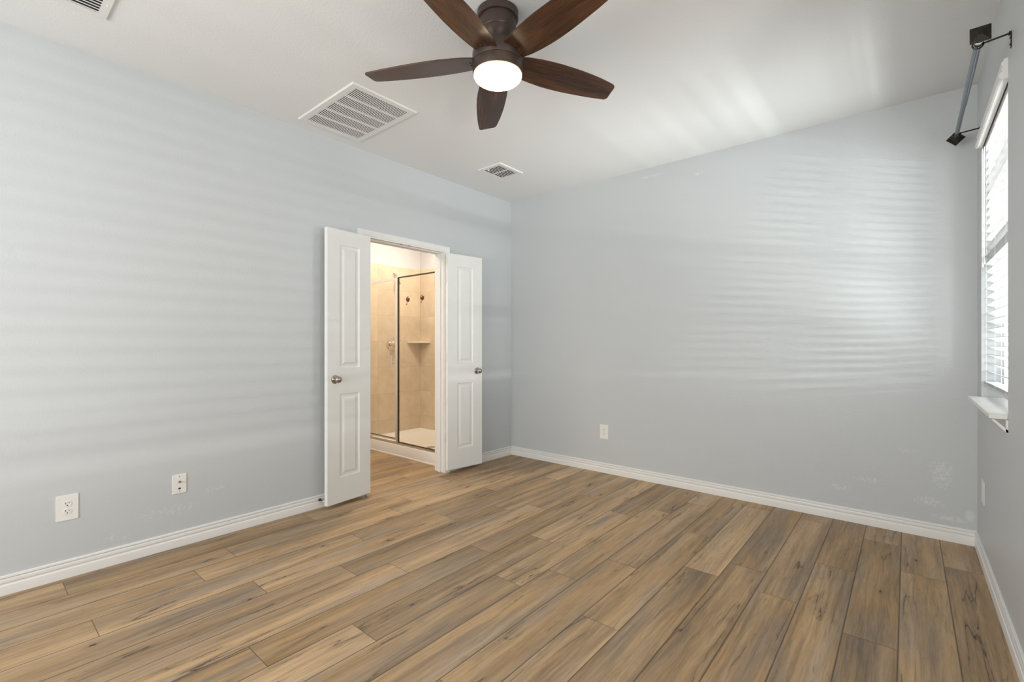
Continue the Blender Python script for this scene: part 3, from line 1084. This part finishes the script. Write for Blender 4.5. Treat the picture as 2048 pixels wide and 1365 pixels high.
tilt = math.radians(27)
NS = 28
SP = 0.0452
ztop = 2.262 - z1
sp = []
for i in range(7):
    s_ = -0.025 + 0.05 * i / 6
    crown = 0.0028 * (1 - (s_ / 0.025) ** 2)
    sp.append((s_, crown))


def slat_profile():
    top = [(s_, c_ + 0.0013) for s_, c_ in sp]
    bot = [(s_, c_ - 0.0013) for s_, c_ in sp][::-1]
    out = []
    for s_, c_ in top + bot:
        # s<0 is the room side, which sits higher
        x_ = s_ * math.cos(tilt) + c_ * math.sin(tilt)
        z_ = -s_ * math.sin(tilt) + c_ * math.cos(tilt)
        out.append((0.036 + x_, z_))
    return out


pr = slat_profile()
m_ = MB()
m_.prism(pr, lambda p, q, t_: (p, t_, q), -hwid + 0.006, hwid - 0.006)
s0 = m_.build('slat', M['slat'], bl, smooth=25)
s0.location = (0, 0, ztop)
for i in range(1, NS):
    c_ = s0.copy()
    COL.objects.link(c_)
    c_.parent = bl
    c_.location = (0, 0, ztop - i * SP)
zlow = ztop - NS * SP
# three slats stacked flat on the bottom rail
MB().box(0.010, 0.062, -hwid + 0.006, hwid - 0.006, zlow - 0.036, zlow - 0.018).build('bottom_rail', M['slat'], bl, bevel=0.003)
for i in range(3):
    m_ = MB().box(0.011, 0.061, -hwid + 0.006, hwid - 0.006, zlow - 0.0165 + i * 0.0052, zlow - 0.0137 + i * 0.0052)
    m_.build('slat', M['slat'], bl)
for yy in (-hwid + 0.13, 0.0, hwid - 0.13):
    m_ = MB()
    m_.box(0.0075, 0.0085, yy - 0.0007, yy + 0.0007, zlow - 0.02, -0.02)
    m_.box(0.0640, 0.0650, yy - 0.0007, yy + 0.0007, zlow - 0.02, -0.02)
    m_.build('ladder_cord', M['cord'], bl)
# tilt wand and lift cord at the far end
MB().lathe([(0.0035, -0.66), (0.0042, -0.655), (0.0035, -0.62), (0.0032, -0.05), (0.0018, -0.03), (0.0018, 0.0)], 8, Matrix.Translation((0.002, hwid - 0.035, -0.015))).build('tilt_wand', M['plastic'], bl, smooth=30)
m_ = MB().tube([(0.004, hwid - 0.085, -0.02), (0.004, hwid - 0.085, -0.62)], 0.0013, 8)
m_.lathe([(0.002, 0.03), (0.0045, 0.0), (0.005, -0.012), (0.002, -0.014)], 12, Matrix.Translation((0.004, hwid - 0.085, -0.65)))
m_.build('lift_cord', M['cord'], bl, smooth=30)

# unseen window beside the camera, added to admit fill light through a matching blind
wnd2 = empty('window_2', (W, -2.95, z0))
tag(wnd2, 'wide white window with blind beside the camera in the right wall', 'window', kind='structure')
m_ = MB()
m_.box(0.085, 0.135, -0.80, -0.755, 0, zt)
m_.box(0.085, 0.135, 0.755, 0.80, 0, zt)
m_.box(0.085, 0.135, -0.755, 0.755, 0, 0.05)
m_.box(0.085, 0.135, -0.755, 0.755, zt - 0.05, zt)
m_.build('window_frame', M['vinyl'], wnd2)
m_ = MB()
m_.prism([(-0.055, -0.804), (-0.0005, -0.804), (-0.0005, -0.799), (0.085, -0.799), (0.085, 0.799), (-0.0005, 0.799), (-0.0005, 0.804), (-0.055, 0.804)], lambda p, q, t_: (p, q, t_), -0.018, 0.0)
m_.build('window_sill', M['trim'], wnd2, bevel=0.003)
bl2 = empty('blind', (0, 0, z1 - z0))
bl2.parent = wnd2
MB().prism(VP, lambda p, q, t_: (p, t_, q), -0.80, 0.80).build('valance', M['trim'], bl2, smooth=25)
MB().box(0.010, 0.062, -0.796, 0.796, -0.020, 0.026).build('headrail', M['slat'], bl2)
s2_ = MB().prism(pr, lambda p, q, t_: (p, t_, q), -0.794, 0.794).build('slat', M['slat'], bl2, smooth=25)
s2_.location = (0, 0, ztop)
for i in range(1, NS):
    c_ = s2_.copy()
    COL.objects.link(c_)
    c_.parent = bl2
    c_.location = (0, 0, ztop - i * SP)
MB().box(0.010, 0.062, -0.794, 0.794, zlow - 0.036, zlow - 0.018).build('bottom_rail', M['slat'], bl2)

# ------------------------------------------------------------------ curtain rod
RX, RZ = 3.515, 2.396
rod = empty('curtain_rod', (RX, -0.75, RZ))
tag(rod, 'grey metal curtain rod with square black finials above the window blind', 'curtain rod')
yn, yf = -1.349 + 0.75, -0.145 + 0.75
MB().lathe([(0.0115, yn + 0.035), (0.0115, 0.1)], 24, Matrix.Rotation(-PI / 2, 4, 'X')).build('pole', M['gunmetal'], rod, smooth=30)
MB().lathe([(0.0098, 0.1), (0.0098, yf - 0.030)], 24, Matrix.Rotation(-PI / 2, 4, 'X')).build('inner_pole', M['gunmetal'], rod, smooth=30)


def finial(yc, dirn, spin, name='finial'):
    """square flared plate at yc; dirn=-1 faces the camera side"""
    rings = [(0.0135, -0.034), (0.0135, -0.028), (0.0165, -0.026), (0.0165, -0.020), (0.014, -0.018), (0.030, -0.003), (0.030, 0.0), (0.027, 0.001), (0.006, 0.010)]
    m_ = MB()
    v = []
    for r, h in rings:
        for q_ in range(4):
            a = spin + PI / 4 + q_ * PI / 2
            rr = r * math.sqrt(2)
            v.append((rr * math.cos(a), yc + dirn * h, rr * math.sin(a)))
    f = []
    for r in range(len(rings) - 1):
        for q_ in range(4):
            w_ = (q_ + 1) % 4
            f.append((r * 4 + q_, r * 4 + w_, (r + 1) * 4 + w_, (r + 1) * 4 + q_))
    f += [(3, 2, 1, 0), tuple(range(len(v) - 4, len(v)))]
    m_.add(v, f)
    return m_.build(name, M['black_iron'], rod, bevel=0.0006)


finial(yn, -1, 0.0)
finial(yf, 1, PI / 4)
MB().lathe([(0.0150, 0), (0.0150, 0.012)], 24, Matrix.Translation((0, yn + 0.040, 0)) @ Matrix.Rotation(-PI / 2, 4, 'X')).build('collar', M['pale_metal'], rod, smooth=30)
for yb_, yw_ in ((yn + 0.085, -1.182 + 0.75), (yf - 0.075, 0.575)):
    m_ = MB()
    wallx = W - RX
    # cradle under the rod, arm to the wall, wall plate
    cr = [(0.016 * math.cos(math.radians(a_)), yb_, 0.016 * math.sin(math.radians(a_))) for a_ in range(150, 391, 20)]
    m_.tube(cr, 0.0028, 8)
    m_.tube([(0.012, yb_, 0.000), (0.020, yb_ + (yw_ - yb_) * 0.15, 0.006), (wallx - 0.006, yw_, 0.046 if yb_ < 0 else 0.024)], 0.0036, 10)
    zc = 0.046 if yb_ < 0 else 0.024
    m_.box(wallx - 0.003, wallx, yw_ - 0.008, yw_ + 0.008, zc - 0.058, zc + 0.006)
    m_.box(wallx - 0.008, wallx - 0.003, yw_ - 0.006, yw_ + 0.006, zc - 0.006, zc + 0.006)
    for zs in (zc - 0.018, zc - 0.045):
        m_.lathe([(0.004, 0), (0.003, 0.003)], 10, Matrix.Translation((wallx - 0.003, yw_, zs)) @ Matrix.Rotation(-PI / 2, 4, 'Y'))
    m_.build('bracket', M['black_iron'], rod, smooth=30)

# ------------------------------------------------------------------ shower
SX0, SX1 = -1.549, -T - 0.012
pan = tag(empty('shower_pan', ((SX0 + SX1) / 2, -0.43, 0)), 'white acrylic shower pan with raised curb on the bathroom floor', 'shower pan')
ox, oy = (SX0 + SX1) / 2, -0.43
m_ = MB()
X_0, X_1 = SX0 - ox, SX1 - ox
yb0, yb1 = -0.866 - oy, -0.009 - oy
# curb: profile in (y,z)
cp = [(-0.866, 0.0), (-0.866, 0.010), (-0.856, 0.014), (-0.852, 0.112), (-0.846, 0.120), (-0.780, 0.120), (-0.772, 0.112), (-0.762, 0.055), (-0.745, 0.048), (-0.745, 0.0)]
m_.prism([(a - oy, c) for a, c in cp], lambda p, q, t_: (t_, p, q), X_0, X_1)
# sloped floor and raised back/side lips
m_.prism([(-0.745, 0.0), (-0.745, 0.048), (-0.10, 0.056), (-0.055, 0.066), (-0.030, 0.100), (-0.022, 0.110), (-0.009, 0.112), (-0.009, 0.0)], lambda p, q, t_: (t_, p - oy, q), X_0, X_1)
for sx in (-1, 1):
    e_ = X_0 if sx < 0 else X_1
    pl = [(0, 0.04), (0, 0.112), (0.013, 0.110), (0.020, 0.100), (0.045, 0.066), (0.085, 0.050), (0.085, 0.04)]
    m_.prism([(e_ - sx * p, q) for p, q in pl], lambda p, q, t_: (p, t_, q), -0.765 - oy, -0.012 - oy)
m_.build('basin', M['acrylic'], pan, smooth=35)
MB().lathe([(0.055, 0.0), (0.055, 0.003), (0.045, 0.0045), (0.012, 0.0035)], 32, Matrix.Translation((-0.745 - ox, -0.50 - oy, 0.052))).build('drain_cover', M['champagne'], pan, smooth=30)

GY = -0.815
enc = tag(empty('shower_enclosure', (-0.93, GY, 0.12)), 'framed glass shower enclosure with hinged door inside the bathroom', 'shower enclosure')
g0x = -0.93
zb_, zt_ = 0.0, 1.925 - 0.12
m_ = MB()
m_.box(SX0 + 0.01 - g0x, SX1 - 0.01 - g0x, -0.026, 0.012, zb_, zb_ + 0.016)
m_.box(SX0 + 0.01 - g0x, SX1 - 0.01 - g0x, -0.030, -0.024, zb_, zb_ + 0.008)
m_.build('bottom_track', M['champagne'], enc, bevel=0.0015)
MB().box(-0.016, 0.016, -0.014, 0.014, zb_ + 0.016, zt_).build('post', M['pale_metal'], enc, bevel=0.002)
MB().box(0.016, SX1 - 0.01 - g0x, -0.010, 0.010, zt_ - 0.010, zt_ + 0.002).build('top_rail', M['gasket'], enc, bevel=0.001)
MB().box(SX1 - 0.022 - g0x, SX1 - 0.01 - g0x, -0.010, 0.010, 0.016, zt_ - 0.010).build('wall_channel', M['champagne'], enc)
MB().box(0.018, SX1 - 0.022 - g0x, -0.003, 0.003, zb_ + 0.018, zt_ - 0.010).build('fixed_glass', M['glass'], enc)
m_ = MB()
m_.box(0.0165, 0.0235, -0.008, 0.008, zb_ + 0.022, zt_ - 0.010)
m_.box(0.0235, SX1 - 0.022 - g0x, -0.008, 0.008, zb_ + 0.016, zb_ + 0.023)
m_.build('gasket', M['gasket'], enc)
dl, dr = SX0 + 0.03 - g0x, -0.020
dr_ = MB()
dr_.box(dl, dr, -0.008, 0.008, zt_ - 0.028, zt_ - 0.002)
dr_.box(dl, dr, -0.008, 0.008, zb_ + 0.034, zb_ + 0.050)
dr_.box(dl, dl + 0.016, -0.008, 0.008, zb_ + 0.050, zt_ - 0.022)
dr_.box(dr - 0.012, dr, -0.008, 0.008, zb_ + 0.050, zt_ - 0.022)
door_o = dr_.build('shower_door', M['pale_metal'], enc, bevel=0.001)
MB().box(dl + 0.012, dr - 0.010, -0.0025, 0.0025, zb_ + 0.046, zt_ - 0.018).build('door_glass', M['glass'], door_o)
MB().box(dl, dr, -0.0085, 0.0085, zb_ + 0.050, zb_ + 0.054).build('door_gasket', M['gasket'], door_o)
m_ = MB()
hx_ = dr - 0.042
m_.box(hx_ - 0.010, hx_ + 0.010, -0.032, -0.025, 1.024 - 0.12 - 0.055, 1.024 - 0.12 + 0.055)
m_.box(hx_ - 0.005, hx_ + 0.005, -0.025, 0.006, 1.024 - 0.12 - 0.040, 1.024 - 0.12 - 0.030)
m_.box(hx_ - 0.005, hx_ + 0.005, -0.025, 0.006, 1.024 - 0.12 + 0.030, 1.024 - 0.12 + 0.040)
m_.build('door_handle', M['chrome'], door_o, bevel=0.002)

# suction hooks on the fixed glass
def hook(x, z, label):
    o_ = empty('towel_hook', (x, GY - 0.0031, z))
    tag(o_, label, 'hook', 'suction hooks on the shower glass')
    R_ = Matrix.Rotation(PI / 2, 4, 'X')
    MB().lathe([(0.029, 0), (0.028, 0.004), (0.021, 0.009), (0.016, 0.010), (0.014, 0.016), (0.008, 0.019), (0.002, 0.020)], 28, R_).build('disc', M['copper'], o_, smooth=30)
    pts = [(0.004, -0.012, -0.018), (0.004, -0.014, -0.040)]
    for a_ in range(0, 200, 20):
        pts.append((-0.006 + 0.010 * math.cos(math.radians(a_)), -0.014, -0.045 - 0.010 * math.sin(math.radians(a_)) * 1.3))
    MB().tube(pts, 0.0028, 8).build('hook', M['brass'], o_, smooth=30)


hook(-0.742, 1.676, 'copper suction hook on the shower glass, left one beside the post')
hook(-0.505, 1.680, 'copper suction hook on the shower glass, right one near the door frame')

# valve, shower head, shelf
vl = empty('shower_valve', (-1.5499, -0.445, 1.20))
tag(vl, 'round polished shower valve with knob handle on the tiled wall', 'shower valve')
RY = Matrix.Rotation(PI / 2, 4, 'Y')
MB().lathe([(0.088, 0), (0.086, 0.004), (0.070, 0.008), (0.040, 0.010), (0.036, 0.022), (0.030, 0.026)], 40, RY).build('escutcheon', M['chrome'], vl, smooth=30)
pr_ = [(0.022, 0.026), (0.022, 0.040), (0.034, 0.046), (0.038, 0.056), (0.034, 0.068), (0.020, 0.074), (0.002, 0.075)]
MB().lathe(pr_, 12, RY).build('handle', M['chrome'], vl, smooth=30)
sh = empty('wall_shower', (-1.5499, -0.408, 2.058))
tag(sh, 'chrome shower head on a short bent arm high on the tiled wall', 'shower head')
MB().lathe([(0.028, 0), (0.026, 0.005), (0.012, 0.010)], 24, RY).build('flange', M['chrome'], sh, smooth=30)
pts = [(0, 0, 0), (0.030, 0, 0.002), (0.050, 0, -0.008), (0.062, 0, -0.030), (0.066, 0, -0.058)]
MB().tube(pts, 0.0095, 12).build('arm', M['chrome'], sh, smooth=30)
MB().lathe([(0.011, 0.0), (0.014, -0.010), (0.014, -0.018), (0.024, -0.040), (0.032, -0.056), (0.032, -0.064), (0.026, -0.066)], 28, Matrix.Translation((0.066, 0, -0.058)) @ Matrix.Rotation(math.radians(-8), 4, 'Y')).build('spray_head', M['nickel'], sh, smooth=30)
m_ = MB()
cs = [(0, 0)] + [(0.208, -0.0)] + [(0.208 - 0.0, -0.012)] + [(0.012, -0.208)] + [(0, -0.208)]
m_.prism(cs, lambda p, q, t_: (p, q, t_), 0, 0.020)
cshelf = m_.build('corner_shelf', M['stone'], None, bevel=0.003)
cshelf.location = (-1.5499, -0.0081, 1.214)
tag(cshelf, 'small triangular stone shelf in the tiled shower corner', 'shelf')

# ------------------------------------------------------------------ outside ground
gd = MB().box(W + 0.2, W + 14, -12, 10, -0.5, -0.4).build('ground', M['concrete'])
tag(gd, kind='structure')
